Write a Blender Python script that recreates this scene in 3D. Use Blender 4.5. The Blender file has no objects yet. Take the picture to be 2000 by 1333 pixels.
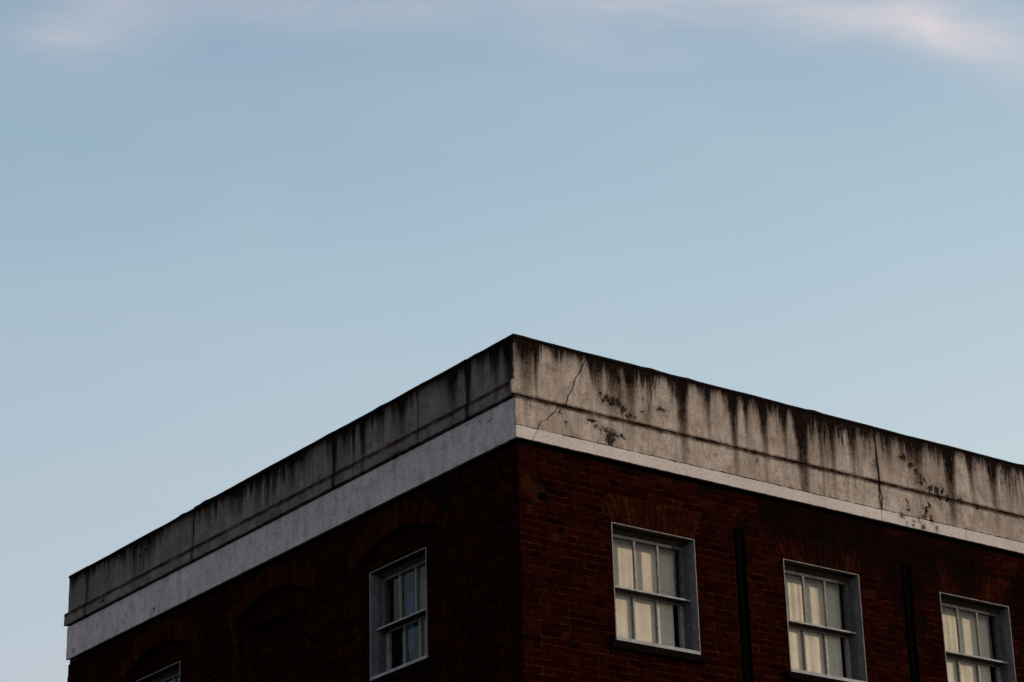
import bpy, math, random
from mathutils import Vector, Matrix
random.seed(7)
sc = bpy.context.scene
COL = sc.collection
H = 11.15                                  # height of the parapet top above the street

# ------------------------------------------------------------------ camera, sky, sun, exposure
CR = Vector((0.80548491, -0.59201601, -0.02666659))
CU = Vector((-0.20578924, -0.32162357, 0.92423431))
CF = Vector((0.55573811, 0.73896909, 0.38089346))
CP = Vector((-13.836551, -18.372529, H - 9.548353))
FPX = 5077.47
cam_d = bpy.data.cameras.new('camera')
cam = bpy.data.objects.new('camera', cam_d); COL.objects.link(cam)
cam_d.sensor_width = 36; cam_d.lens = 36 * FPX / 2000
cam_d.clip_start = .1; cam_d.clip_end = 3000
cam.matrix_world = Matrix(((CR.x, CU.x, -CF.x, CP.x), (CR.y, CU.y, -CF.y, CP.y), (CR.z, CU.z, -CF.z, CP.z), (0, 0, 0, 1)))
sc.camera = cam
sc.view_settings.view_transform = 'Standard'; sc.view_settings.look = 'None'
sc.view_settings.exposure = 0; sc.view_settings.gamma = 1; sc.view_settings.use_curve_mapping = False

SUN_EL = math.radians(14); SUN_FROM_NORMAL = math.radians(57)   # measured from the right wall's outward normal towards +X
sdir = Vector((math.sin(SUN_FROM_NORMAL) * math.cos(SUN_EL), -math.cos(SUN_FROM_NORMAL) * math.cos(SUN_EL), math.sin(SUN_EL)))
sun_d = bpy.data.lights.new('sun', 'SUN'); sun_d.energy = 2.7; sun_d.angle = math.radians(.6); sun_d.color = (1.0, .86, .74)
sun = bpy.data.objects.new('sun', sun_d); COL.objects.link(sun)
sun.rotation_euler = sdir.to_track_quat('Z', 'Y').to_euler()
sun.location = (20, -20, 30)


class NT:
    """small helper for node trees"""
    def __init__(s, tree): s.t = tree; tree.nodes.clear()
    def n(s, kind, **kw):
        nd = s.t.nodes.new(kind)
        for k, v in kw.items(): setattr(nd, k, v)
        return nd
    def put(s, sock, v):
        if v is None: return
        if isinstance(v, bpy.types.NodeSocket): s.t.links.new(v, sock)
        elif isinstance(v, (tuple, list)) and sock.type == 'RGBA' and len(v) == 3: sock.default_value = (*v, 1)
        else: sock.default_value = v
    def m(s, op, a, b=None, c=None, clamp=False):
        nd = s.n('ShaderNodeMath', operation=op, use_clamp=clamp)
        for i, v in enumerate((a, b, c)): s.put(nd.inputs[i], v)
        return nd.outputs[0]
    def vm(s, op, a, b=None):
        nd = s.n('ShaderNodeVectorMath', operation=op)
        s.put(nd.inputs[0], a); s.put(nd.inputs[1], b)
        return nd.outputs['Value'] if op in ('DOT_PRODUCT', 'LENGTH', 'DISTANCE') else nd.outputs[0]
    def sm(s, v, a, b, lo=0., hi=1.):
        nd = s.n('ShaderNodeMapRange', interpolation_type='SMOOTHSTEP')
        s.put(nd.inputs[0], v); nd.inputs[1].default_value = a; nd.inputs[2].default_value = b
        nd.inputs[3].default_value = lo; nd.inputs[4].default_value = hi
        return nd.outputs[0]
    def mix(s, f, a, b, mode='MIX'):
        nd = s.n('ShaderNodeMix', data_type='RGBA', blend_type=mode)
        s.put(nd.inputs[0], f); s.put(nd.inputs[6], a); s.put(nd.inputs[7], b)
        return nd.outputs[2]
    def noise(s, vec, scale=1., detail=3., rough=.55, dist=0.):
        nd = s.n('ShaderNodeTexNoise'); s.put(nd.inputs['Vector'], vec)
        nd.inputs['Scale'].default_value = scale; nd.inputs['Detail'].default_value = detail
        nd.inputs['Roughness'].default_value = rough; nd.inputs['Distortion'].default_value = dist
        return nd.outputs[0]
    def xyz(s, v):
        nd = s.n('ShaderNodeSeparateXYZ'); s.put(nd.inputs[0], v); return nd.outputs
    def comb(s, x=0., y=0., z=0.):
        nd = s.n('ShaderNodeCombineXYZ'); s.put(nd.inputs[0], x); s.put(nd.inputs[1], y); s.put(nd.inputs[2], z); return nd.outputs[0]
    def ramp(s, f, stops):
        nd = s.n('ShaderNodeValToRGB'); s.put(nd.inputs[0], f); e = nd.color_ramp.elements
        while len(e) < len(stops): e.new(.5)
        for i, (p, c) in enumerate(stops): e[i].position = p; e[i].color = (*c, 1)
        return nd.outputs[0]


def lin(r, g, b): return tuple(((c / 255 + .055) / 1.055) ** 2.4 if c > 10 else c / 255 / 12.92 for c in (r, g, b))

w = bpy.data.worlds.new('World'); sc.world = w; w.use_nodes = True
N = NT(w.node_tree)
D = N.n('ShaderNodeTexCoord').outputs['Generated']
dz = N.xyz(D)[2]
sky = N.n('ShaderNodeTexSky', sky_type='NISHITA', sun_disc=False)
sky.sun_elevation = SUN_EL; sky.sun_rotation = math.atan2(sdir.x, sdir.y); sky.air_density = 1.2; sky.dust_density = 2.5
el = N.m('ARCSINE', dz)
el = N.m('MULTIPLY', el, 57.29578)
wob = N.noise(D, 5, 3)
elw = N.m('ADD', el, N.m('MULTIPLY', N.m('SUBTRACT', wob, .5), 2.0))
K10 = lambda c: tuple(v * 10 for v in lin(*c))
SKY_STOPS = [(0.0, (214, 216, 220)), (14, (218, 221, 225)), (19, (203, 216, 223)), (24, (184, 206, 218)), (29, (162, 187, 206)), (33, (134, 160, 188)), (60, (105, 130, 165)), (90, (90, 115, 155))]
grad = N.ramp(N.m('DIVIDE', elw, 90.), [(e / 90, lin(*c)) for e, c in SKY_STOPS])
side = N.vm('DOT_PRODUCT', D, tuple(Vector((CR.x, CR.y, 0)).normalized()))
grad = N.mix(1., grad, N.comb(*[N.sm(side, -.45, .35, lo, 1.0) for lo in (.72, .79, .86)]), 'MULTIPLY')
grad = N.vm('MULTIPLY', grad, (10, 10, 10))
base = N.mix(.08, grad, sky.outputs[0])
# thin mauve and pink evening cloud, high up
q = N.vm('DOT_PRODUCT', D, tuple(CR)); p = N.vm('DOT_PRODUCT', D, tuple(CU)); fz = N.vm('DOT_PRODUCT', D, tuple(CF))
cl = N.comb(N.m('MULTIPLY', q, 5.), N.m('MULTIPLY', p, 16.), N.m('MULTIPLY', fz, 5.))
c1 = N.noise(cl, 1.0, 5, .55, .8)
soft = N.noise(cl, 2.6, 4, .6, .4)
hi = N.sm(elw, 28.5, 33.)
veil = N.m('MULTIPLY', hi, N.sm(c1, .40, .66, .25, .9))
def wisp(px, py, ang, a, b, amt):
    x0 = (px - 1000) / FPX; y0 = (666.5 - py) / FPX
    dx = N.m('SUBTRACT', q, x0); dy = N.m('SUBTRACT', p, y0); c, s_ = math.cos(ang), math.sin(ang)
    u = N.m('ADD', N.m('MULTIPLY', dx, c / a), N.m('MULTIPLY', dy, s_ / a))
    v = N.m('ADD', N.m('MULTIPLY', dx, -s_ / b), N.m('MULTIPLY', dy, c / b))
    r2 = N.m('ADD', N.m('MULTIPLY', u, u), N.m('MULTIPLY', v, v))
    g = N.m('EXPONENT', N.m('MULTIPLY', r2, -1.))
    g = N.m('MULTIPLY', g, N.m('GREATER_THAN', fz, 0.))
    return N.m('MULTIPLY', g, N.m('MULTIPLY', N.sm(soft, .3, .7, .45, 1.1), amt))
ws = None
for a in [(1840, 88, math.radians(-12), .024, .0070, .85), (1960, 118, math.radians(-22), .026, .014, .25), (1800, 60, math.radians(-5), .045, .012, .35), (140, 80, math.radians(10), .018, .008, .24), (240, 40, math.radians(25), .026, .018, .32), (1280, 8, 0., .07, .008, .34), (1600, 30, -.05, .07, .012, .3),
          (1150, 95, -.15, .04, .008, .18), (620, 25, .0, .06, .009, .3), (90, 640, .2, .03, .03, .0)]:
    if a[5] <= 0: continue
    g = wisp(*a); ws = g if ws is None else N.m('ADD', ws, g)
base = N.mix(N.m('MULTIPLY', veil, .55, clamp=True), base, K10((170, 174, 192)))
base = N.mix(N.m('MINIMUM', N.m('MULTIPLY', ws, .75), .72), base, K10((238, 222, 222)))
low = N.noise(cl, .9, 4, .5, .5)
base = N.mix(N.m('MULTIPLY', N.sm(low, .42, .7), .10), base, K10((205, 205, 214)))
bg = N.n('ShaderNodeBackground'); N.put(bg.inputs[0], base); bg.inputs[1].default_value = .1
N.t.links.new(bg.outputs[0], N.n('ShaderNodeOutputWorld').inputs[0])

# ------------------------------------------------------------------ materials
def new_mat(name):
    m = bpy.data.materials.new(name); m.use_nodes = True
    return m, NT(m.node_tree)
def finish(N, col, rough=.9, spec=.1, bump=None, bstr=.3, bdist=.01, metal=0.):
    b = N.n('ShaderNodeBsdfPrincipled'); N.put(b.inputs['Base Color'], col); N.put(b.inputs['Roughness'], rough)
    b.inputs['Specular IOR Level'].default_value = spec; b.inputs['Metallic'].default_value = metal
    if bump is not None:
        bn = N.n('ShaderNodeBump'); bn.inputs['Strength'].default_value = bstr; bn.inputs['Distance'].default_value = bdist
        N.put(bn.inputs['Height'], bump); N.t.links.new(bn.outputs[0], b.inputs['Normal'])
    N.t.links.new(b.outputs[0], N.n('ShaderNodeOutputMaterial').inputs[0])

def position(N):
    P = N.n('ShaderNodeNewGeometry').outputs['Position']; x, y, z = N.xyz(P)
    h = N.m('SUBTRACT', x, y); d = N.m('SUBTRACT', H, z)       # distance round the corner, depth below the parapet top
    return P, h, d
def blobs(N, h, d, P, spots, freq=26., amp=.09, grow=1.):
    w1 = N.m('MULTIPLY', N.m('SUBTRACT', N.noise(P, freq, 4, .7), .5), amp * 2)
    w2 = N.m('MULTIPLY', N.m('SUBTRACT', N.noise(N.vm('ADD', P, (7.3, 1.9, 4.1)), freq, 4, .7), .5), amp * 2)
    w3 = N.m('MULTIPLY', N.m('SUBTRACT', N.noise(P, freq * 3.1, 2, .6), .5), amp * .7)
    hw = N.m('ADD', h, w1); dw = N.m('ADD', d, w2); best = None
    for (a, dd, r) in spots:
        e = N.vm('LENGTH', N.comb(N.m('SUBTRACT', hw, a), N.m('SUBTRACT', dw, dd), 0.))
        e = N.m('DIVIDE', N.m('ADD', e, w3), r * grow)
        best = e if best is None else N.m('MINIMUM', best, e)
    return best

def concrete(name, c0, c1, streak, joint, spots, grime=.35, drips=(), clean=(), seams=(), zlo=0., zhi=9.):
    m, N = new_mat(name)
    P, h, d = position(N)
    big = N.noise(P, 1.7, 4, .6); fine = N.noise(P, 38., 4, .7); vfine = N.noise(P, 160., 2, .6)
    col = N.mix(N.sm(big, .3, .7), c0, c1)
    col = N.mix(N.sm(N.noise(P, 6.5, 5, .7), .45, .72, 0., grime * 1.3), col, (c0[0] * .42, c0[1] * .38, c0[2] * .33))
    col = N.mix(N.sm(N.noise(P, 19., 4, .7), .5, .75, 0., grime), col, (c0[0] * .36, c0[1] * .33, c0[2] * .28))
    col = N.mix(N.sm(N.noise(N.comb(N.m('MULTIPLY', h, 9.), N.m('MULTIPLY', d, 1.1), 0.), 1., 4, .6), .42, .75, 0, grime), col, tuple(v * .45 for v in c0))
    col = N.mix(N.sm(fine, .47, .75, 0, .6), col, tuple(v * .32 for v in c0))
    col = N.mix(N.sm(N.noise(N.comb(N.m('MULTIPLY', h, 26.), N.m('MULTIPLY', d, 5.), 2.), 1., 4, .7), .48, .8, 0, grime * .9), col, tuple(v * .3 for v in c0))
    # run-off from the coping: each streak starts at the top and fades out at its own length
    group = N.noise(N.comb(N.m('MULTIPLY', h, .9), 3.3, 0.), 1., 3, .6)
    thin = N.noise(N.comb(N.m('MULTIPLY', h, 7.), N.m('MULTIPLY', d, .7), 1.), 1., 4, .7, .3)
    hair = N.noise(N.comb(N.m('MULTIPLY', h, 38.), N.m('MULTIPLY', d, 3.), 5.), 1., 4, .75)
    blot = N.noise(P, 11., 4, .7)
    L = N.m('ADD', .14, N.m('MULTIPLY', N.sm(group, .34, .66, .3, 1.), N.m('ADD', N.sm(thin, .36, .72, .0, .75), N.sm(hair, .4, .75, 0., .3))))
    for (sa, sw, sl) in drips:                           # the marked run-off streaks
        e = N.m('DIVIDE', N.m('SUBTRACT', N.m('ADD', h, N.m('MULTIPLY', N.m('SUBTRACT', blot, .5), .03)), sa), sw)
        L = N.m('MAXIMUM', L, N.m('MULTIPLY', N.m('EXPONENT', N.m('MULTIPLY', N.m('MULTIPLY', e, e), -1.)), sl))
    for (sa, sw, sl) in clean:                           # stretches that stayed clean
        e = N.m('DIVIDE', N.m('SUBTRACT', h, sa), sw)
        L = N.m('MULTIPLY', L, N.m('SUBTRACT', 1., N.m('MULTIPLY', N.m('EXPONENT', N.m('MULTIPLY', N.m('MULTIPLY', e, e), -1.)), sl)))
    L = N.m('MULTIPLY', L, streak)
    col = N.mix(N.sm(N.noise(P, 260., 2, .6), .5, .8, 0., .5), col, tuple(v * .3 for v in c0))
    q_ = N.m('POWER', N.m('DIVIDE', d, N.m('MAXIMUM', L, .012)), 1.5)
    run = N.m('EXPONENT', N.m('MULTIPLY', q_, -1.15))
    tex = N.m('ADD', N.m('ADD', N.m('MULTIPLY', N.m('SUBTRACT', hair, .5), 1.3), N.m('MULTIPLY', N.m('SUBTRACT', fine, .5), 1.0)), N.m('MULTIPLY', N.m('SUBTRACT', blot, .5), .9))
    run = N.m('MULTIPLY', run, N.m('ADD', 1.22, tex), clamp=True)
    if streak:
        lip = N.m('EXPONENT', N.m('MULTIPLY', d, -13.))
        run = N.m('MAXIMUM', run, N.m('MULTIPLY', lip, N.m('ADD', 1.5, tex)), clamp=True)
    r2 = N.m('MULTIPLY', run, run)
    col = N.mix(N.m('MULTIPLY', run, .9), col, (.055, .030, .020))
    col = N.mix(N.m('MULTIPLY', r2, .93), col, (.0035, .0022, .0018))
    if seams:                                            # dirt that settled in the vertical joints
        hw = N.m('ADD', h, N.m('MULTIPLY', N.m('SUBTRACT', N.noise(P, 7., 3, .7), .5), .05)); best = None
        for (sa, sw) in seams:
            e = N.m('DIVIDE', N.m('ABSOLUTE', N.m('SUBTRACT', hw, sa)), sw); best = e if best is None else N.m('MINIMUM', best, e)
        col = N.mix(N.m('MULTIPLY', N.sm(best, .3, 1., 1., 0.), N.sm(blot, .3, .55, .6, .95)), col, (.006, .004, .0035))
        col = N.mix(N.m('MULTIPLY', N.sm(best, .5, 4.5, 1., 0.), .35), col, (.03, .022, .018))
    if joint:
        wj = N.m('MULTIPLY', N.m('SUBTRACT', N.noise(P, 9., 4, .7), .5), .05)
        e = N.m('ABSOLUTE', N.m('ADD', N.m('SUBTRACT', d, joint + .006), wj))
        jm = N.m('MULTIPLY', N.sm(e, .010, .044, 1., 0.), N.sm(N.noise(N.comb(N.m('MULTIPLY', h, 2.4), 0., 0.), 1., 3, .7), .30, .56, .45, 1.))
        col = N.mix(N.m('MULTIPLY', jm, .95), col, (.022, .009, .005))
        dd = N.m('SUBTRACT', d, joint)
        drip = N.m('MULTIPLY', N.sm(N.m('SUBTRACT', N.m('MULTIPLY', N.sm(hair, .46, .72), .16), dd), -.02, .03), N.m('GREATER_THAN', dd, 0.))
        drip = N.m('MULTIPLY', drip, N.sm(group, .40, .58))
        col = N.mix(N.m('MULTIPLY', drip, .65), col, (.05, .030, .020))
    hgt = N.m('ADD', N.m('MULTIPLY', fine, .6), N.m('MULTIPLY', vfine, .25))
    if spots:
        b = blobs(N, h, d, P, spots, 13., .10, 1.55)
        rim = N.sm(b, .8, 3.2, 1., 0.)
        col = N.mix(N.m('MULTIPLY', N.m('MULTIPLY', rim, N.sm(blot, .36, .6)), .6), col, (.075, .052, .038))
        hole = N.sm(b, .55, .95, 1., 0.)
        col = N.mix(N.m('MULTIPLY', hole, N.sm(fine, .36, .56, .78, 1.)), col, N.mix(N.sm(blot, .4, .6), (.004, .003, .0025), (.022, .013, .009)))
        hgt = N.m('SUBTRACT', hgt, N.m('MULTIPLY', hole, 2.5))
    finish(N, col, 1., .0, hgt, .55, .008)
    return m

SPALL_B = [(1.25, .46, .035), (1.30, .53, .022), (1.08, .455, .022), (1.16, .84, .035), (1.08, .77, .022), (5.36, .50, .03), (5.50, .56, .03), (5.62, .62, .025), (5.25, .34, .022), (5.46, .74, .025), (5.38, .90, .022), (5.75, .62, .025), (.52, .69, .012), (.60, .80, .014), (1.55, .47, .014), (5.95, .60, .03), (6.2, .63, .025), (3.05, .70, .012), (1.115, .439, .035), (1.17, .47, .03), (1.20, .43, .018), (1.04, .40, .016), (1.336, .501, .03), (1.40, .55, .02), (1.36, .57, .018), (1.45, .56, .014), (1.808, .404, .028), (1.76, .41, .012),
           (.92, .70, .022), (.97, .75, .016), (1.03, .80, .014), (1.128, .809, .035), (1.19, .79, .03), (1.23, .82, .015), (1.12, .86, .03), (1.29, .80, .016),
           (5.148, .275, .035), (5.11, .29, .02), (5.317, .40, .018), (5.36, .445, .025), (5.607, .565, .035), (5.70, .55, .024), (5.52, .53, .016), (5.44, .47, .018), (5.422, .80, .028), (5.40, .84, .02), (5.16, .84, .02), (5.15, .78, .014),
           (4.70, .40, .014), (4.70, .45, .014), (2.45, .62, .016), (5.05, .935, .018), (5.30, .95, .014), (5.48, .90, .022)]
SPALL_A = [(-6.98, .945, .012), (-6.99, .985, .012), (-2.02, .62, .02), (-1.95, .61, .014), (-1.9, .625, .018), (-8.2, .56, .025), (-7.2, .20, .03), (-7.33, .22, .022)]
DRIP_B = [(.03, .05, .45), (.14, .12, .85), (.26, .04, 1.0), (.80, .05, .35), (1.02, .08, .6), (1.20, .10, .75), (1.42, .08, .9), (1.66, .05, .6), (2.08, .08, 1.3), (2.42, .05, .7), (2.757, .06, 1.3), (2.93, .04, .7), (3.164, .06, 1.1), (3.45, .05, .8), (3.68, .085, 2.0), (3.95, .05, .8), (4.11, .06, 1.0), (4.40, .07, .9), (4.95, .12, .6), (5.35, .1, .8), (5.83, .08, 1.5), (6.15, .06, .8), (6.5, .08, 1.0)]
CLEAN_B = [(.38, .10, .75), (.62, .12, .5), (1.85, .07, .7), (2.25, .07, .6), (2.58, .06, .5), (5.02, .06, .5), (6.05, .06, .6)]
DRIP_A = [(-.06, .12, 1.2), (-.30, .08, .8), (-.76, .05, 1.3), (-1.02, .10, .9), (-1.9, .10, .8), (-2.3, .08, .6), (-2.62, .06, 1.2), (-2.8, .04, .9), (-3.17, .05, 1.6), (-4.0, .12, .6), (-4.5, .06, .8), (-5.2, .2, .5), (-7.1, .18, .6)]
CLEAN_A = [(-1.45, .3, .7), (-3.5, .25, .6), (-6.4, .3, .6), (-8.3, .3, .5), (-2.15, .12, .6)]
M = {}
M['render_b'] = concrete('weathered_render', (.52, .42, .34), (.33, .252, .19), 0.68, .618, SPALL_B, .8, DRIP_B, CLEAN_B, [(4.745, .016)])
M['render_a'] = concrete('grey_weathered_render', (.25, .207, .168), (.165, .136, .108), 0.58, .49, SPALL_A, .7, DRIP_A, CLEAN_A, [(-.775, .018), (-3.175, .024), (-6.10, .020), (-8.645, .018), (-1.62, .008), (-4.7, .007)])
M['band_b'] = concrete('chipped_cream_paint', (.60, .51, .445), (.54, .45, .385), .0, .0, SPALL_B[-9:] + [(5.2, .985, .014), (5.35, 1.0, .016), (5.55, 1.01, .014), (5.1, 1.02, .01)], .12)
M['fascia_a'] = concrete('dull_white_paint', (.64, .515, .50), (.52, .42, .41), .0, .0, SPALL_A + [(-.42, .75, .008), (-.6, .70, .007), (-.78, .68, .006), (-8.95, .98, .012)], .5)
SOOT = [(4.9, 1.75, .22), (5.15, 1.7, .2), (5.2, 2.1, .12), (5.0, 1.55, .3), (3.3, 1.25, .35), (3.9, 1.30, .5), (4.5, 1.28, .45), (4.95, 1.45, .35), (5.3, 1.3, .4), (5.9, 1.35, .4), (2.3, 1.12, .12), (6.8, 1.6, .4), (-1.2, 1.2, .2), (4.96, 1.9, .16), (4.96, 2.3, .14), (2.76, 1.4, .1)]

def brick_mat(name, stops, tan=True):
    m, N = new_mat(name)
    P, h, d = position(N)
    rnd = N.m('FRACT', N.m('ADD', N.n('ShaderNodeObjectInfo').outputs['Random'], N.n('ShaderNodeNewGeometry').outputs['Random Per Island']))
    col = N.ramp(rnd, stops)
    fine = N.noise(P, 60., 4, .7); mid = N.noise(P, 9., 3, .6)
    col = N.mix(N.sm(fine, .45, .75, 0., .6), col, (.028, .0055, .0026))
    col = N.mix(N.sm(mid, .35, .62, .55, 0.), col, (.0045, .0010, .0008))
    if tan:
        b = blobs(N, h, d, P, [(.10, 1.49, .10), (.20, 1.56, .12), (.13, 1.74, .05), (.42, 1.95, .05), (.9, 1.83, .04)], 20., .06)
        col = N.mix(N.m('MULTIPLY', N.sm(b, .5, 1.1, 1., 0.), N.sm(fine, .4, .62, .1, .8)), col, (.042, .014, .0055))
    s = blobs(N, h, d, P, SOOT, 3., .25)
    s = N.m('MULTIPLY', N.sm(s, .4, 1.2, 1., 0.), N.sm(N.noise(P, 5., 4, .6), .3, .55, .5, 1.))
    col = N.mix(N.m('MULTIPLY', s, .86), col, (.004, .0022, .002))
    finish(N, col, 1., 0., fine, .6, .004)
    return m
M['brick'] = brick_mat('red_brick', [(0, (.0105, .0009, .0006)), (.22, (.0150, .0015, .0008)), (.42, (.0070, .0006, .0005)), (.62, (.0200, .0026, .0012)), (.76, (.0120, .0011, .0007)), (.88, (.0028, .0005, .0004)), (1., (.0290, .0050, .0019))])
M['arch'] = brick_mat('orange_gauged_brick', [(0, (0.02331, 0.00375, 0.00153)), (.3, (0.03163, 0.00638, 0.00207)), (.6, (0.01748, 0.00269, 0.00124)), (.85, (0.04162, 0.01049, 0.00311)), (1., (0.01082, 0.00195, 0.00096))], False)
m_, n_ = new_mat('sooty_mortar'); P, h, d = position(n_)
mc = n_.mix(n_.sm(n_.noise(P, 14., 4, .7), .38, .66), (.010, .0030, .0016), (.042, .013, .006))
s_ = blobs(n_, h, d, P, SOOT, 3., .25); mc = n_.mix(n_.sm(s_, .4, 1.2, .9, 0.), mc, (.004, .0022, .002))
finish(n_, mc, 1., 0., n_.noise(P, 90, 3), .5, .004); M['mortar'] = m_

def plain(name, c, c2=None, rough=.7, spec=.3, sc_=20., bs=.2):
    m, N = new_mat(name); P, h, d = position(N)
    nz = N.noise(P, sc_, 4, .65); col = N.mix(N.sm(nz, .35, .7), c, c2 or tuple(v * .7 for v in c))
    finish(N, col, rough, spec, nz, bs, .004); M[name] = m; return m
plain('white_gloss_paint', (.38, .355, .34), (.24, .222, .21), .8, .08, 14.)
plain('grey_lining_paint', (.17, .158, .163), (.11, .102, .106), .8, .05, 10.)
plain('shaded_paint', (.06, .048, .036), (.03, .022, .017), .8, .05, 16.)  # shade under the head and meeting rail, put into a darker paint colour
plain('sash_paint', (.30, .275, .235), (.16, .145, .12), .8, .08, 26.)
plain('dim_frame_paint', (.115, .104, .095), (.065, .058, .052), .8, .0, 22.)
plain('sooty_stone', (.007, .004, .0035), (.004, .0025, .0025), 1., .0)
plain('black_iron', (.0022, .0016, .0016), (.0035, .0022, .002), .9, .0)
plain('black_lead', (.008, .006, .0055), (.014, .009, .007), .9, .0, 9.)
plain('dark_core', (.010, .007, .006), None, .95, .02)
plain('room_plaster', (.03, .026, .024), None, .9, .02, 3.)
plain('cream_blind', (.74, .60, .435), (.62, .50, .36), 1., .0, 7., .05)
plain('grey_curtain', (.17, .165, .16), (.11, .105, .105), .9, .05, 5., .1)
plain('blue_curtain', (.02, .07, .16), (.012, .04, .10), .9, .05, 7., .1)
plain('roof_felt', (.04, .04, .042), None, .9, .1)
plain('asphalt', (.05, .05, .052), (.04, .04, .042), .9, .2, 3.)
plain('paving_stone', (.10, .095, .09), (.07, .067, .065), .9, .2, 2.)
m_, n_ = new_mat('window_glass')
tr = n_.n('ShaderNodeBsdfTransparent'); tr.inputs[0].default_value = (.88, .90, .89, 1)
gl = n_.n('ShaderNodeBsdfGlossy'); gl.inputs['Roughness'].default_value = .03
ge = n_.n('ShaderNodeNewGeometry'); ca_ = n_.m('ABSOLUTE', n_.vm('DOT_PRODUCT', ge.outputs['Normal'], ge.outputs['Incoming'])); fr = n_.m('ADD', .028, n_.m('MULTIPLY', n_.m('POWER', n_.m('SUBTRACT', 1., ca_), 5.), .9))
ms = n_.n('ShaderNodeMixShader')
n_.put(ms.inputs[0], fr); n_.t.links.new(tr.outputs[0], ms.inputs[1]); n_.t.links.new(gl.outputs[0], ms.inputs[2])
n_.t.links.new(ms.outputs[0], n_.n('ShaderNodeOutputMaterial').inputs[0]); M['glass'] = m_

# ------------------------------------------------------------------ mesh helpers
class MB:
    """collects faces in world coordinates and links them as one mesh object"""
    def __init__(s): s.v = []; s.f = []
    def add(s, vs, fs):
        o = len(s.v); s.v += [tuple(v) for v in vs]; s.f += [tuple(o + i for i in f) for f in fs]
    def box(s, x0, x1, y0, y1, z0, z1, jit=0.):
        if x0 > x1: x0, x1 = x1, x0
        if y0 > y1: y0, y1 = y1, y0
        if z0 > z1: z0, z1 = z1, z0
        vs = [(x, y, z) for z in (z0, z1) for x, y in ((x0, y0), (x1, y0), (x1, y1), (x0, y1))]
        if jit: vs = [tuple(c + random.uniform(-jit, jit) for c in v) for v in vs]
        s.add(vs, [(3, 2, 1, 0), (4, 5, 6, 7), (0, 1, 5, 4), (1, 2, 6, 5), (2, 3, 7, 6), (3, 0, 4, 7)])
    def build(s, name, mat, parent=None, kind=None):
        me = bpy.data.meshes.new(name); me.from_pydata(s.v, [], s.f); me.validate()
        import bmesh
        bm = bmesh.new(); bm.from_mesh(me); bmesh.ops.recalc_face_normals(bm, faces=bm.faces); bm.to_mesh(me); bm.free()
        me.materials.append(mat)
        o = bpy.data.objects.new(name, me); COL.objects.link(o); o.parent = parent
        if kind: o['kind'] = kind
        return o

def loc(face, a, d, z):
    """face B: right wall (along +X, depth +Y); face A: left wall (along +Y, depth +X). z is measured from the parapet top"""
    return (a, d, H + z) if face == 'B' else (d, a, H + z)
def fbox(mb, face, a0, a1, d0, d1, z0, z1, jit=0.):
    p = loc(face, a0, d0, z0); q_ = loc(face, a1, d1, z1)
    mb.box(p[0], q_[0], p[1], q_[1], p[2], q_[2], jit)
def fprism(mb, face, outline, d0, d1):
    """polygon in (along, z) pulled from depth d0 to d1"""
    n = len(outline)
    vs = [loc(face, a, d0, z) for a, z in outline] + [loc(face, a, d1, z) for a, z in outline]
    mb.add(vs, [tuple(range(n)), tuple(range(2 * n - 1, n - 1, -1))] + [(i, (i + 1) % n, n + (i + 1) % n, n + i) for i in range(n)])
def ragged(p0, p1, step=.05, amp=.002):
    """points from p0 to p1 (p1 left out) with small sideways chips"""
    dx, dz_ = p1[0] - p0[0], p1[1] - p0[1]; L = math.hypot(dx, dz_); n = max(1, int(L / step)); out = [p0]
    for i in range(1, n):
        t = i / n + random.uniform(-.3, .3) / n; o = random.uniform(-amp, amp) * (3 if random.random() < .06 else 1)
        out.append((p0[0] + dx * t - dz_ / L * o, p0[1] + dz_ * t + dx / L * o))
    return out
def slab(name, face, left, right, d0, d1, mat, parent, amp=.002):
    """left and right are polylines from top to bottom"""
    pts = left + right[::-1]; out = []
    for i in range(len(pts)):
        out += ragged(pts[i], pts[(i + 1) % len(pts)], .045, amp)
    mb = MB(); fprism(mb, face, out, d0, d1)
    return mb.build(name, mat, parent)
def shift(poly, dx): return [(a + dx, z) for a, z in poly]

# ------------------------------------------------------------------ setting
mb = MB(); mb.box(-400, 400, -400, 400, -.3, -.12); g = mb.build('ground', M['asphalt']); g['kind'] = 'structure'
mb = MB(); mb.box(-3.2, 16, -3.2, 13, -.119, 0.0); g = mb.build('pavement', M['paving_stone']); g['kind'] = 'structure'

# ------------------------------------------------------------------ the building
LA, LB = 9.12, 12.2
FACE = .026                                            # brick face lies this far behind the render face
PITCH = .0737; Z_TOP = -1.048; JOINT = .0095
building = bpy.data.objects.new('brick_building', None); COL.objects.link(building)
building['label'] = 'dark red brick corner building with a streaked pale parapet and white sash windows'
building['category'] = 'building'
WZ0, WZ1 = -2.869, -1.690                              # window openings: bottom, top
WIN_B = [(1.124, 2.163), (3.326, 4.365), (5.528, 6.567), (7.73, 8.769)]
SLOTS = [(2.684, 2.836), (4.985, 5.135)]; SLOT_TOP = WZ1 + .0737 * 3
WIN_A = [(1.67, 2.675), (6.525, 7.53)]; RD = .08; AZ0, AZ1 = -2.80, -1.66; BLIND = (4.11, 5.12)
NICHE = [(1.305, 2.823), (3.72, 5.238), (6.135, 7.653)]
SPRING, CROWN = -1.565, -1.380
HW = (NICHE[0][1] - NICHE[0][0]) / 2; SAG = CROWN - SPRING; RAD = (HW * HW + SAG * SAG) / (2 * SAG); CZ = CROWN - RAD
RING = .225
FLOOR_Z = -4.75                                         # built brick by brick down to here
LINT = .30

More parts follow.
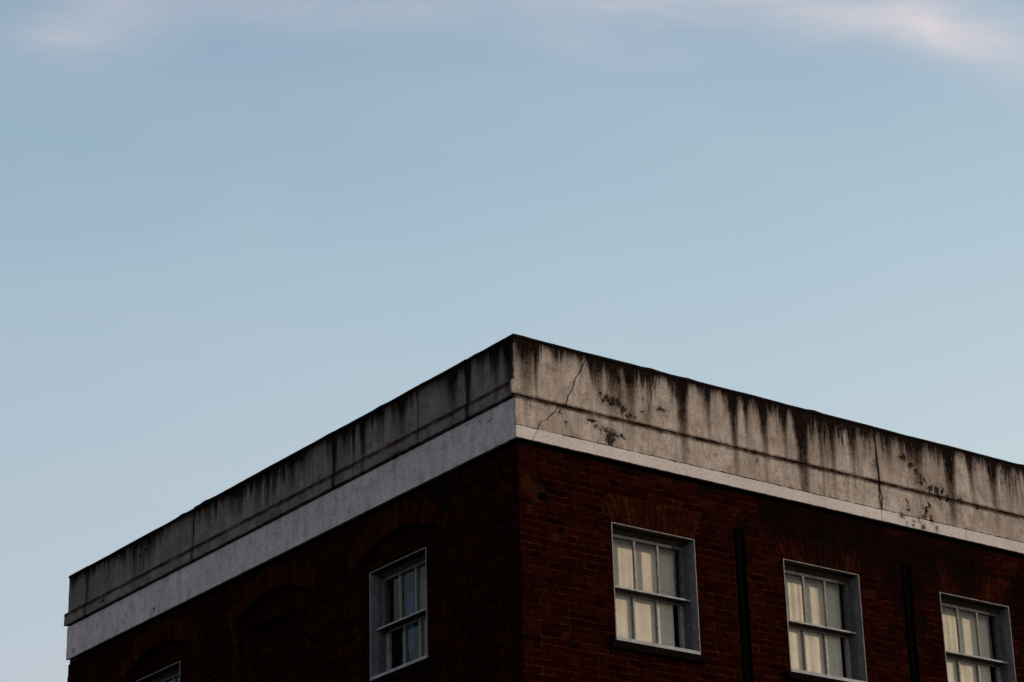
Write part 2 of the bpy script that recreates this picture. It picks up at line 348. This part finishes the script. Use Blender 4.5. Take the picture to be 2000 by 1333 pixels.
def course_z(k, ref=WZ1): return ref + k * PITCH                 # courses line up with the window heads
def excl(face, z):
    """stretches of wall at height z that hold no ordinary brick"""
    out = []
    if face == 'B':
        for a0, a1 in SLOTS:
            if z < SLOT_TOP: out.append((a0, a1))
        for a0, a1 in WIN_B:
            if WZ0 < z < WZ1: out.append((a0, a1))
            if WZ1 <= z < WZ1 + 4 * PITCH:
                s = (z - WZ1) / (4 * PITCH) * .115; out.append((a0 - s, a1 + s))
            if WZ0 - PITCH < z <= WZ0: out.append((a0 - .07, a1 + .07))
    else:
        for a0, a1 in NICHE:
            c = (a0 + a1) / 2
            if z <= SPRING - .0 and z > FLOOR_Z + .9: out.append((a0, a1))
            elif z > SPRING:
                R = RAD + RING; t = R * R - (z - CZ) ** 2
                if t > 0:
                    e = min(math.sqrt(t), HW + .10 + (z - SPRING) * .28); out.append((c - e, c + e))
    return out
def lay_bricks(face, length, zlo, excl_fn=None, a_start=0., seed=1, ref=WZ1):
    rnd = random.Random(seed); res = []
    k = 7
    while course_z(k, ref) > zlo:
        z0, z1 = course_z(k, ref) + JOINT / 2, course_z(k + 1, ref) - JOINT / 2
        odd = k % 2
        if a_start == 0.:
            corner_here = (odd == 0) == (face == 'B')
            a = FACE if corner_here else FACE + .1025 + JOINT
            typ = 0 if corner_here else 1
        else: a = a_start - rnd.uniform(0, .1); typ = odd
        while a < length - .02:
            L = (.215 if typ == 0 else .1025) + rnd.uniform(-.005, .005)
            b = min(a + L, length + rnd.uniform(-.004, .006))
            segs = [(a, b, a, b)]
            if excl_fn:
                eb, et = excl_fn(face, z0), excl_fn(face, z1)
                if eb or et:
                    for i in range(max(len(eb), len(et))):
                        e0 = eb[i] if i < len(eb) else ((et[i][0] + et[i][1]) / 2,) * 2
                        e1 = et[i] if i < len(et) else ((eb[i][0] + eb[i][1]) / 2,) * 2
                        new = []
                        for (b0, b1, t0, t1) in segs:
                            lft = (b0, min(b1, e0[0] - .006), t0, min(t1, e1[0] - .006))
                            rgt = (max(b0, e0[1] + .006), b1, max(t0, e1[1] + .006), t1)
                            for s in (lft, rgt):
                                wb, wt = s[1] - s[0], s[3] - s[2]
                                if wb > .012 and wt > .012: new.append(s)
                                elif wb > .02: new.append((s[0], s[1], (s[0] + s[1]) / 2 - .003, (s[0] + s[1]) / 2 + .003))
                                elif wt > .02: new.append(((s[2] + s[3]) / 2 - .003, (s[2] + s[3]) / 2 + .003, s[2], s[3]))
                        segs = []
                        for s in new:
                            if s not in segs: segs.append(s)
            for s in segs:
                whole = s == (a, b, a, b)
                res.append((s, z0, z1, whole, typ, k))
            a = b + JOINT; typ = 1 - typ
            if rnd.random() < .07: typ = 1 - typ
        k -= 1
    return res

def px_of(P):
    v = Vector(P) - CP; zc = v.dot(CF); return (1000 + v.dot(CR) / zc * FPX, 666.5 - v.dot(CU) / zc * FPX, zc)

walls = {}
def wall_part(face):
    mb = MB(); dc0, dc1 = FACE + .0045, FACE + (.115 if face == 'B' else RD)
    if face == 'B':
        dm, x0_ = FACE + .13, FACE + .0045             # the two pipe chases are cut this deep
        cuts = sorted([(a, b, 'w') for a, b in WIN_B] + [(a, b, 's') for a, b in SLOTS]); cur = x0_
        for a0, a1, kd in cuts:
            fbox(mb, 'B', cur, a0, dc0, dm, WZ0, WZ1); cur = a1
        fbox(mb, 'B', cur, LB, dc0, dm, WZ0, WZ1)
        cur = x0_
        for a0, a1 in WIN_B: fbox(mb, 'B', cur, a0, dm, .36, WZ0, WZ1); cur = a1
        fbox(mb, 'B', cur, LB, dm, .36, WZ0, WZ1)
        for z0, z1 in ((-H, WZ0), (WZ1, SLOT_TOP)):
            cur = x0_
            for a0, a1 in SLOTS: fbox(mb, 'B', cur, a0, dc0, dm, z0, z1); cur = a1
            fbox(mb, 'B', cur, LB, dc0, dm, z0, z1)
        fbox(mb, 'B', x0_, LB, dc0, dm, SLOT_TOP, -1.106)
        fbox(mb, 'B', x0_, LB, dm, .36, WZ1, -1.106); fbox(mb, 'B', x0_, LB, dm, .36, -H, WZ0)
    else:
        # outer leaf with three arched recesses
        y0 = .3601
        edges = [y0] + [v for n in NICHE for v in n] + [LA]
        for i in range(0, len(edges), 2): fbox(mb, 'A', edges[i], edges[i + 1], dc0, dc1, FLOOR_Z + .9, -1.106)
        fbox(mb, 'A', y0, LA, dc0, dc1, -H, FLOOR_Z + .9)
        for a0, a1 in NICHE:
            c = (a0 + a1) / 2; n = 16; pts = []
            for i in range(n + 1):
                a = a0 + (a1 - a0) * i / n; pts.append((a, CZ + math.sqrt(RAD * RAD - (a - c) ** 2)))
            for i in range(n):
                fprism(mb, 'A', [pts[i], pts[i + 1], (pts[i + 1][0], -1.106), (pts[i][0], -1.106)], dc0, dc1)
        # inner leaf
        d0, d1 = dc1 + .001 + .0, .36
        ys = [y0]
        for a0, a1 in (WIN_A[0], BLIND, WIN_A[1]):
            fbox(mb, 'A', ys[-1], a0, d0 + .005, d1, AZ0, AZ1); ys.append(a1)
        fbox(mb, 'A', ys[-1], LA, d0 + .005, d1, AZ0, AZ1)
        fbox(mb, 'A', BLIND[0] - .001, BLIND[1] + .001, d0 + .115, d1 - .001, AZ0, AZ1 + .001)
        fbox(mb, 'A', y0, LA, d0 + .005, d1, AZ1, -1.106)
        fbox(mb, 'A', y0, LA, d0 + .005, d1, -H, AZ0)
    o = mb.build('wall', M['mortar'], building); walls[face] = o
    o['label'] = 'right brick wall with three lit sash windows' if face == 'B' else 'shaded left brick wall with arched recesses'
for f in 'BA': wall_part(f)

# ordinary bricks: gather all, the 300 that show largest become sub-parts of their wall
lists = {'B': lay_bricks('B', LB, FLOOR_Z, excl, 0., 11), 'A': lay_bricks('A', LA, FLOOR_Z, excl, 0., 23)}
rank = []
for f, L in lists.items():
    for i, (s, z0, z1, whole, typ, k) in enumerate(L):
        if not whole or abs((s[1] - s[0]) - (.215 if typ == 0 else .1025)) > .008: continue
        p0 = px_of(loc(f, s[0], FACE, z0)); p1 = px_of(loc(f, s[1], FACE, z1))
        if min(p0[0], p1[0]) < 5 or max(p0[0], p1[0]) > 1995 or max(p0[1], p1[1]) > 1328 or z1 > Z_TOP - .02: continue
        rank.append((-(abs(p1[0] - p0[0]) * (z1 - z0) / p0[2]), f, i))
rank.sort(); chosen = {(f, i) for _, f, i in rank[:300]}
def unit_brick(L, name):
    mb = MB(); hx, hz, dp = L / 2, (PITCH - JOINT) / 2, .0995; r = .004
    j = lambda a=.0018: random.uniform(-a, a)
    fr = [(-hx + r + j(), j(.001), -hz + r + j()), (hx - r + j(), j(.001), -hz + r + j()), (hx - r + j(), j(.001), hz - r + j()), (-hx + r + j(), j(.001), hz - r + j())]
    md = [(-hx + j(), r, -hz + j()), (hx + j(), r, -hz + j()), (hx + j(), r, hz + j()), (-hx + j(), r, hz + j())]
    bk = [(x, dp, z) for x, _, z in md]
    mb.add(fr + md + bk, [(0, 1, 2, 3)] + [(i, i + 4, (i + 1) % 4 + 4, (i + 1) % 4) for i in range(4)] + [(i + 4, i + 8, (i + 1) % 4 + 8, (i + 1) % 4 + 4) for i in range(4)] + [(11, 10, 9, 8)])
    me = bpy.data.meshes.new(name); me.from_pydata(mb.v, [], mb.f); me.materials.append(M['brick']); return me
bmesh_ = {t: [unit_brick(L, 'brick') for _ in range(8)] for t, L in ((0, .215), (1, .1025))}
def brick_geo(mb, f, s, z0, z1, d, depth=.1):
    """bevelled, slightly uneven brick with a trapezoid face"""
    r = .004; j = lambda a=.0018: random.uniform(-a, a)
    b0, b1, t0, t1 = s; tl = random.uniform(-.002, .002)
    out = [(b0 + j(), z0 + j()), (b1 + j(), z0 + j()), (t1 + j(), z1 + j()), (t0 + j(), z1 + j())]
    ca = sum(p[0] for p in out) / 4; cz = (z0 + z1) / 2
    def pull(p): return (p[0] + (r if p[0] < ca else -r), p[1] + (r if p[1] < cz else -r))
    inn = [pull(p) for p in out]
    vs = [loc(f, a, d + tl, z) for a, z in inn] + [loc(f, a, d + r, z) for a, z in out] + [loc(f, a, d + depth, z) for a, z in out]
    mb.add(vs, [(0, 1, 2, 3)] + [(i, i + 4, (i + 1) % 4 + 4, (i + 1) % 4) for i in range(4)] + [(i + 4, i + 8, (i + 1) % 4 + 8, (i + 1) % 4 + 4) for i in range(4)] + [(11, 10, 9, 8)])
HOLE_AT = (.335, -1.640)
for f, L in lists.items():
    mb = MB()
    for i, (s, z0, z1, whole, typ, k) in enumerate(L):
        if (f, i) in chosen:
            c = loc(f, (s[0] + s[1]) / 2, FACE + random.uniform(-.002, .0025), (z0 + z1) / 2)
            o = bpy.data.objects.new('brick', random.choice(bmesh_[typ])); COL.objects.link(o); o.parent = walls[f]
            o.location = c; o.rotation_euler = (random.uniform(-.008, .008), random.uniform(-.006, .006), (0 if f == 'B' else -math.pi / 2) + random.uniform(-.006, .006))
        else: brick_geo(mb, f, s, z0, z1, FACE + random.uniform(-.002, .0025), .0995)
    if f == 'A':     # brickwork at the back of the arched recesses
        for n, (a0, a1) in enumerate(NICHE):
            hole = (WIN_A[0], BLIND, WIN_A[1])[n]
            def ex2(face, z, hole=hole): return [hole] if AZ0 - .05 < z < AZ1 + .001 else []
            for (s, z0, z1, whole, typ, k) in lay_bricks('A', a1 + .02, FLOOR_Z + .9, ex2, a0 - .001, 40 + n, AZ1):
                if z1 > CROWN + .06 or max(s) < a0 - .02: continue
                s = (max(s[0], a0 + .002), min(s[1], a1 - .002), max(s[2], a0 + .002), min(s[3], a1 - .002))
                if s[1] - s[0] < .01 or s[3] - s[2] < .01: continue
                brick_geo(mb, 'A', s, z0, z1, FACE + RD + .001 + random.uniform(-.002, .0025), .03)
            if n == 1:
                for (s, z0, z1, whole, typ, k) in lay_bricks('A', BLIND[1], AZ0, None, BLIND[0] + .001, 50, AZ1):
                    if z1 > AZ1: continue
                    s = (max(s[0], BLIND[0] + .003), min(s[1], BLIND[1] - .003), max(s[2], BLIND[0] + .003), min(s[3], BLIND[1] - .003))
                    if s[1] - s[0] < .01 or s[3] - s[2] < .01: continue
                    brick_geo(mb, 'A', s, z0, z1, FACE + RD + .112, .03)
    o = mb.build('brick', M['brick'], walls[f], 'stuff')
# far end wall and back wall, plain brick masses
mb = MB(); mb.box(.02 + FACE, LB, LA - .25, LA - .005, 0, H - 1.02); mb.box(LB - .3, LB - .001, .3605, LA - .251, 0, H - 1.02)
mb.build('back_wall', M['mortar'], building)

# flat gauged arches over the windows of the right wall, segmental rings over the recesses of the left wall
def arch_piece(face, outline, d):
    mb = MB(); j = lambda: random.uniform(-.0012, .0012)
    ca = sum(p[0] for p in outline) / 4; cz = sum(p[1] for p in outline) / 4; r = .0035
    out = [(a + j(), z + j()) for a, z in outline]
    inn = [(a + (ca - a) / max(.02, math.hypot(a - ca, z - cz)) * r, z + (cz - z) / max(.02, math.hypot(a - ca, z - cz)) * r) for a, z in out]
    vs = [loc(face, a, d, z) for a, z in inn] + [loc(face, a, d + r, z) for a, z in out] + [loc(face, a, d + .1, z) for a, z in out]
    mb.add(vs, [(0, 1, 2, 3)] + [(i, i + 4, (i + 1) % 4 + 4, (i + 1) % 4) for i in range(4)] + [(i + 4, i + 8, (i + 1) % 4 + 8, (i + 1) % 4 + 4) for i in range(4)] + [(11, 10, 9, 8)])
    return mb.build('arch_brick', M['arch'], walls[face])
for a0, a1 in WIN_B:
    n = 15; hgt = 4 * PITCH
    for i in range(n):
        def at(t, v): return (a0 - v * .115) + (a1 - a0 + 2 * v * .115) * t
        t0, t1 = i / n, (i + 1) / n; g = .0035
        cut = .29 if i % 2 else .70
        for v0, v1 in ((.0, cut - .012), (cut + .012, 1.)):
            q_ = [(at(t0, v0) + g, WZ1 + v0 * hgt + .004), (at(t1, v0) - g, WZ1 + v0 * hgt + .004), (at(t1, v1) - g, WZ1 + v1 * hgt - .006), (at(t0, v1) + g, WZ1 + v1 * hgt - .006)]
            arch_piece('B', q_, FACE - .002 + random.uniform(-.0015, .0015))
for a0, a1 in NICHE:
    c = (a0 + a1) / 2; th = math.asin(HW / RAD); n = 21
    for i in range(n):
        t0 = -th + 2 * th * i / n; t1 = -th + 2 * th * (i + 1) / n; g = .0035 / RAD
        q_ = [(c + R * math.sin(t), CZ + R * math.cos(t)) for R, t in ((RAD, t0 + g), (RAD, t1 - g), (RAD + RING - .01, t1 - g), (RAD + RING - .01, t0 + g))]
        arch_piece('A', q_, FACE - .002 + random.uniform(-.0015, .0015))
# small black block near the corner, standing in for a missing brick's dark hole
mb = MB(); fbox(mb, 'B', .262, .352, FACE - .004, FACE + .02, course_z(1) + .006, course_z(2) - .006)
for i in range(4): fbox(mb, 'B', .267 + i * .021, .281 + i * .021, FACE - .007, FACE - .0035, course_z(1) + .012, course_z(2) - .012)
mb.build('hole_block', M['black_iron'], building)

# ------------------------------------------------------------------ parapet
ZJ, ZG, ZB = -.618, -.919, -1.048
TH = .024
mb = MB(); mb.box(.075, LB - .01, .075, .3405, H - 1.12, H + ZB + .013); mb.box(.075, .3405, .3415, LA - .01, H - 1.12, H + ZB + .013)
mb.box(.022, LB, .022, .34, H + ZB + .012, H - .03); mb.box(.022, .34, .3401, LA - .0005, H + ZB + .012, H - .03)
mb.box(.3401, LB, LA - .30, LA - .0005, H + ZB + .012, H - .03); mb.box(LB - .3, LB - .001, .3401, LA - .301, H + ZB + .012, H - .03)
parapet = mb.build('parapet', M['dark_core'], building)
parapet['label'] = 'streaked and cracked pale render parapet with a black coping edge'
def split_row(name, face, z1, z0, first, joints, last, d, mat, gaps, amp=.002, th=TH):
    """row of slabs from z1 down to z0; joints are polylines (top to bottom)"""
    cur = first
    for i, jn in enumerate(joints + [None]):
        if jn is None: slab(name, face, cur, last, d, d + th, mat, parapet, amp)
        else:
            g = gaps[i]; slab(name, face, cur, shift(jn, -g / 2), d, d + th, mat, parapet, amp); cur = shift(jn, g / 2)
T = -.026
crack1 = [(.90, T), (.845, -.13), (.775, -.25), (.735, -.30), (.70, -.41), (.64, -.50), (.60, ZJ + .004)]
joint1 = [(4.735, T), (4.728, -.12), (4.742, -.26), (4.738, -.38), (4.757, -.50), (4.76, ZJ + .004)]
split_row('render_slab', 'B', T, ZJ, [(0., T), (.0, -.455), (-.012, -.462), (-.036, -.475), (-.036, ZJ + .004)], [crack1, joint1, [(9.3, T), (9.31, ZJ + .004)]],
          [(LB, T), (LB, ZJ + .004)], 0., M['render_b'], [.015, .024, .014], .004)
crack2 = [(.52, ZJ - .006), (.475, -.70), (.40, -.765), (.375, -.80), (.30, -.835), (.262, ZG + .004)]
joint2 = [(4.762, ZJ - .006), (4.757, -.70), (4.782, -.79), (4.770, -.86), (4.762, ZG + .004)]
split_row('render_slab', 'B', ZJ, ZG, [(0., ZJ - .006), (0., ZG + .004)], [crack2, joint2, [(9.3, ZJ - .006), (9.31, ZG + .004)]],
          [(LB, ZJ - .006), (LB, ZG + .004)], .004, M['render_b'], [.013, .022, .014], .004)
split_row('cream_band', 'B', ZG, ZB, [(0., ZG - .008), (0., ZB)], [[(.255, ZG - .008), (.225, -.985), (.185, ZB)], [(4.748, ZG - .008), (4.742, -.98), (4.75, ZB)], [(5.996, ZG - .008), (5.99, ZB)], [(8.9, ZG - .008), (8.9, ZB)]],
          [(LB, ZG - .008), (LB, ZB)], -.002, M['band_b'], [.007, .010, .007, .007], .0022, .03)
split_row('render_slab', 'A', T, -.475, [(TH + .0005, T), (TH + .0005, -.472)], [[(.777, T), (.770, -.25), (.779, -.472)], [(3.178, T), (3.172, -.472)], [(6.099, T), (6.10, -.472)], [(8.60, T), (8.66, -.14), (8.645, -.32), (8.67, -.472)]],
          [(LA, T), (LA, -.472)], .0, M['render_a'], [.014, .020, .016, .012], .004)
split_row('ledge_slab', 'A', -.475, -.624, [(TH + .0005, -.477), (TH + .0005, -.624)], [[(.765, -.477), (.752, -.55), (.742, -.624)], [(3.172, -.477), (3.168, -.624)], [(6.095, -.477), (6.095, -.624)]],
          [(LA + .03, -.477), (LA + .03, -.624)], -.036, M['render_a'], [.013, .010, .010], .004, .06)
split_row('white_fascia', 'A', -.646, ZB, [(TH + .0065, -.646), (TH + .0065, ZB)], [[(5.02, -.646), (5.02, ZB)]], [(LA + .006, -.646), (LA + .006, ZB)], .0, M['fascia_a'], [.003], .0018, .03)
# coping strips, black edge against the sky
def coping(face, a0, a1, lift):
    mb = MB(); n = max(2, int((a1 - a0) / .12)); top = []; bot = []
    for i in range(n + 1):
        a = a0 + (a1 - a0) * i / n; top.append((a, lift + random.uniform(-.0015, .002) + (random.uniform(.004, .012) if random.random() < .05 else 0) - .004 * math.sin(a * 2.1) ** 2)); bot.append((a, -.027 + random.uniform(-.003, .003)))
    for i in range(n):
        fprism(mb, face, [bot[i], bot[i + 1], top[i + 1], top[i]], -.010, .36 if face == 'B' else .355)
    return mb.build('coping_strip', M['black_lead'], parapet)
ca = [(-.010, 4.73, 0.), (4.74, 9.3, -.002), (9.31, LB, 0.)]
for a0, a1, l in ca: coping('B', a0, a1, l)
for a0, a1, l in [(.3605, .775, 0.), (.785, 3.17, .001), (3.18, 6.09, .007), (6.105, 8.62, -.003), (8.63, LA + .006, .002)]: coping('A', a0, a1, l)
mb = MB(); mb.box(.341, LB - .301, .341, LA - .301, H - .55, H - .45); mb.build('roof', M['roof_felt'], building)
mb = MB(); mb.box(.362, LB - .302, .362, LA - .26, H - 4.9, H - 4.8); mb.build('floor', M['room_plaster'], building)
mb = MB(); mb.box(.362, LB - .302, .362, LA - .26, H - 1.30, H - 1.25); mb.build('ceiling', M['room_plaster'], building)
mb = MB()      # room partitions
mb.box(3.2, LB - .4, 3.1, 3.2, H - 4.79, H - 1.31); mb.box(3.1, 3.199, .9, LA - .4, H - 4.79, H - 1.31); mb.box(.40, 3.09, 4.4, 4.5, H - 4.79, H - 1.31)
mb.build('partition', M['room_plaster'], building)

# ------------------------------------------------------------------ sash windows
def window(face, a0, a1, label, off=0., top=WZ1, bot=WZ0):
    """off: how far the whole unit sits behind the outer brick face"""
    w0 = bpy.data.objects.new('window', None); COL.objects.link(w0); w0.parent = building; w0['label'] = label
    w0.location = loc(face, (a0 + a1) / 2, FACE + off, bot)
    def part(name, mat, fn):
        mb = MB(); fn(mb); o = mb.build(name, mat, w0); o.matrix_parent_inverse = Matrix.Translation(w0.location).inverted(); return o
    F = FACE + off
    bx = lambda mb, x0, x1, d0, d1, z0, z1: fbox(mb, face, x0, x1, F + d0, F + d1, z0, z1)
    t = .014; zb = bot + .045
    bw = .007
    def bead(mb):
        bx(mb, a0 - .0005, a0 + bw, -.004, .0, bot + .046, top); bx(mb, a1 - bw, a1 + .0005, -.004, .0, bot + .0, top); bx(mb, a0 + bw, a1 - bw, -.004, .0, top - bw, top)
    part('edge_bead', M['sash_paint'], bead)
    part('reveal_lining', M['grey_lining_paint'], lambda mb: bx(mb, a0, a0 + t - .001, .0005, .20, zb, top - .001))
    part('reveal_lining', M['grey_lining_paint'], lambda mb: bx(mb, a1 - t + .001, a1, .0005, .20, bot + .001, top - .001))
    s = .032; x0, x1, zt = a0 + t, a1 - t, top - t
    part('head_lining', M['shaded_paint'], lambda mb: (bx(mb, x0, x1, .0005, .20, zt + .001, top - .001), bx(mb, x0 + s, x1 - s, .094, .105, zt - .03, zt), bx(mb, x0 + s, x1 - s, .1055, .215, zt - .045, zt)))
    def frame_l(mb): bx(mb, x0, x0 + s, .105, .215, zb, zt); bx(mb, x0, x0 + s - .008, .094, .105, zb, zt)
    def frame_r(mb): bx(mb, x1 - s, x1, .105, .215, zb, zt); bx(mb, x1 - s + .008, x1, .094, .105, zb, zt)
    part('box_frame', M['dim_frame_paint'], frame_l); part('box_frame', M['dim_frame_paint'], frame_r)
    x0 += s; x1 -= s; zt -= .045; zm = bot + .46 * (top - bot) - .004; r = .036
    def upper(mb):
        bx(mb, x0, x0 + r, .118, .156, zm, zt); bx(mb, x1 - r, x1, .118, .156, zm, zt); bx(mb, x0 + r, x1 - r, .118, .156, zt - .034, zt)
        pass
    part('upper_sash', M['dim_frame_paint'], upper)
    part('meeting_rail', M['shaded_paint'], lambda mb: bx(mb, x0 + r, x1 - r, .1185, .156, zm + .012, zm + .036))
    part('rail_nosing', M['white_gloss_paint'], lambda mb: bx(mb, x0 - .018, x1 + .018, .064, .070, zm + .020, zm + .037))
    part('rail_soffit', M['shaded_paint'], lambda mb: bx(mb, x0 - .018, x1 + .018, .0705, .118, zm + .019, zm + .036))
    def lower(mb):
        bx(mb, x0, x0 + r + .006, .165, .203, zb, zm + .035); bx(mb, x1 - r - .006, x1, .165, .203, zb, zm + .035); bx(mb, x0 + r, x1 - r, .165, .203, zm + .002, zm + .035)
        bx(mb, x0 + r, x1 - r, .165, .203, zb, zb + .05)
    part('lower_sash', M['sash_paint'], lower)
    gx0, gx1 = x0 + r, x1 - r; third = (gx1 - gx0) / 3
    for k in (1, 2):
        c = gx0 + third * k
        for (z0, z1, d) in ((zm + .036, zt - .034, .120), (zb + .05, zm + .002, .167)):
            def bar(mb): bx(mb, c - .009, c + .009, d, d + .008, z0, z1); bx(mb, c - .005, c + .005, d + .008, d + .032, z0, z1)
            part('glazing_bar', M['sash_paint'], bar)
    for k in range(3):
        for (z0, z1, d) in ((zm + .036, zt - .032, .142), (zb + .048, zm + .004, .189)):
            def pane(mb): 
                xs = (gx0 + third * k + (.004 if k else 0), gx0 + third * (k + 1) - (.004 if k < 2 else 0))
                j = random.uniform(-.0008, .0008)
                p = [loc(face, xs[0], F + d + j, z0), loc(face, xs[1], F + d - j, z0), loc(face, xs[1], F + d + j, z1), loc(face, xs[0], F + d - j, z1)]
                mb.add(p, [(0, 1, 2, 3)])
            part('pane', M['glass'], pane)
    def sill(mb): bx(mb, a0 + .0, a1 - t - .0005, -.012, .215, bot + .003, zb - .0005)
    part('timber_sill', M['white_gloss_paint'], sill)
    def stone(mb):
        if off == 0: bx(mb, a0 - .065, a1 + .065, -.045, .10, bot - PITCH + .004, bot - .001)
        else: bx(mb, a0 - .05, a1 + .05, -.045, .10, bot - PITCH + .004, bot - .001)
    part('stone_sill', M['sooty_stone'], stone)
    return w0
wb = ['sash window on the right wall nearest the corner', 'middle sash window on the right wall, between the two black pipes', 'sash window on the right wall beyond the second pipe', 'sash window at the far right end of the right wall']
for (a0, a1), l in zip(WIN_B, wb): window('B', a0, a1, l)
for (a0, a1), l in zip(WIN_A, ['dark sash window under the arch nearest the corner', 'dark sash window under the farthest arch of the left wall']): window('A', a0, a1, l, off=RD, top=AZ1, bot=AZ0)

# ------------------------------------------------------------------ blinds and curtains behind the glass (own things, hung inside)
def hang(name, label, cat, group, parts, face, origin):
    t = bpy.data.objects.new(name, None); COL.objects.link(t); t.location = origin
    t['label'] = label; t['category'] = cat
    if group: t['group'] = group
    for (pn, mat, a0, a1, d0, d1, z0, z1, wav) in parts:
        mb = MB()
        if wav:
            n = 40; 
            for i in range(n):
                u0, u1 = a0 + (a1 - a0) * i / n, a0 + (a1 - a0) * (i + 1) / n
                e0, e1 = [wav * math.sin((u - a0) * 55 + 1.6 * math.sin(u * 17)) for u in (u0, u1)]
                mb.add([loc(face, u0, d0 + e0, z0), loc(face, u1, d0 + e1, z0), loc(face, u1, d0 + e1, z1), loc(face, u0, d0 + e0, z1),
                        loc(face, u0, d0 + .006 + e0, z0), loc(face, u1, d0 + .006 + e1, z0), loc(face, u1, d0 + .006 + e1, z1), loc(face, u0, d0 + .006 + e0, z1)],
                       [(0, 1, 2, 3), (7, 6, 5, 4), (0, 4, 5, 1), (3, 2, 6, 7)])
        else: fbox(mb, face, a0, a1, d0, d1, z0, z1)
        o = mb.build(pn, M[mat], t); o.matrix_parent_inverse = Matrix.Translation(t.location).inverted()
bl = ['cream blind behind the sash window nearest the corner on the right wall', 'cream blind behind the middle window of the right wall between the pipes', 'cream blind behind the window beyond the second pipe at the right edge', 'cream blind in the window at the far end of the right wall']
for (a0, a1), l, wv, sh in zip(WIN_B, bl, (.0015, .004, .0025, .002), (0., .012, -.02, 0.)):
    hang('window_blind', l, 'blind', 'cream blinds behind the right wall windows',
         [('upper_panel', 'cream_blind', a0 + .01, a1 - .085 + sh, .258, .266, -2.30, -1.72, wv), ('lower_panel', 'cream_blind', a0 + .01, a1 - .15 + sh, .226, .234, -2.86, -2.27, wv),
          ('blind_rail', 'sash_paint', a0 + .01, a1 - .085, .253, .273, -1.719, -1.695, 0)], 'B', loc('B', (a0 + a1) / 2, .36, WZ0))
a0, a1 = WIN_A[0]
hang('window_curtain', 'grey curtain hanging in the dark window nearest the corner on the left wall', 'curtain', None,
     [('drape', 'grey_curtain', a0 + .02, a0 + .62, .42, .43, -3.0, -1.6, .012), ('blue_drape', 'blue_curtain', a1 - .34, a1 - .24, .40, .41, -2.5, -1.9, .006), ('curtain_rail', 'sash_paint', a0, a1, .40, .412, -1.62, -1.60, 0)], 'A', loc('A', (a0 + a1) / 2, .42, WZ0))
a0, a1 = WIN_A[1]
hang('window_curtain', 'pale grey curtain in the farthest window of the left wall', 'curtain', None,
     [('drape', 'grey_curtain', a0 + .02, a0 + .42, .42, .43, -3.0, -1.6, .012), ('curtain_rail', 'sash_paint', a0, a1, .40, .412, -1.62, -1.60, 0)], 'A', loc('A', (a0 + a1) / 2, .42, WZ0))

# ------------------------------------------------------------------ cast-iron pipes between the windows of the right wall
def pipe(x, label):
    t = bpy.data.objects.new('drainpipe', None); COL.objects.link(t); t.location = (x, FACE + .066, 0)
    t['label'] = label; t['category'] = 'drainpipe'; t['group'] = 'black drainpipes on the right wall'
    def part(name, fn):
        mb = MB(); fn(mb); o = mb.build(name, M['black_iron'], t); o.matrix_parent_inverse = Matrix.Translation(t.location).inverted(); return o
    def tube(mb, r, z0, z1, n=14, cap=True):
        cy = FACE + .066
        vs = [(x + r * math.cos(2 * math.pi * i / n), cy + r * math.sin(2 * math.pi * i / n), z) for z in (z0, z1) for i in range(n)]
        mb.add(vs, [(i, (i + 1) % n, n + (i + 1) % n, n + i) for i in range(n)] + [tuple(range(n))[::-1], tuple(range(n, 2 * n))])
    ztop = H + SLOT_TOP - .004
    for q0, q1, e0, e1 in ((-.0735, .0735, .1235, .1285), (-.0755, -.0725, .005, .128), (.0725, .0755, .005, .128)):
        part('chase_shade', lambda mb: mb.box(x + q0, x + q1, FACE + e0, FACE + e1, .02, ztop - .001))  # black sheets added inside the chase, standing in for its deep shade
    part('pipe', lambda mb: tube(mb, .050, 0.02, ztop))
    for k in range(6):
        zc = ztop - .10 - 1.83 * k
        if zc < .3: break
        part('pipe_collar', lambda mb: tube(mb, .058, zc - .05, zc))
        part('pipe_bracket', lambda mb: mb.box(x - .066, x + .066, FACE + .100, FACE + .122, zc - .045, zc - .02))
pipe(2.76, 'black drainpipe sunk in the brick chase left of the middle window')
pipe(5.06, 'black drainpipe sunk in the sooty brick chase right of the middle window')
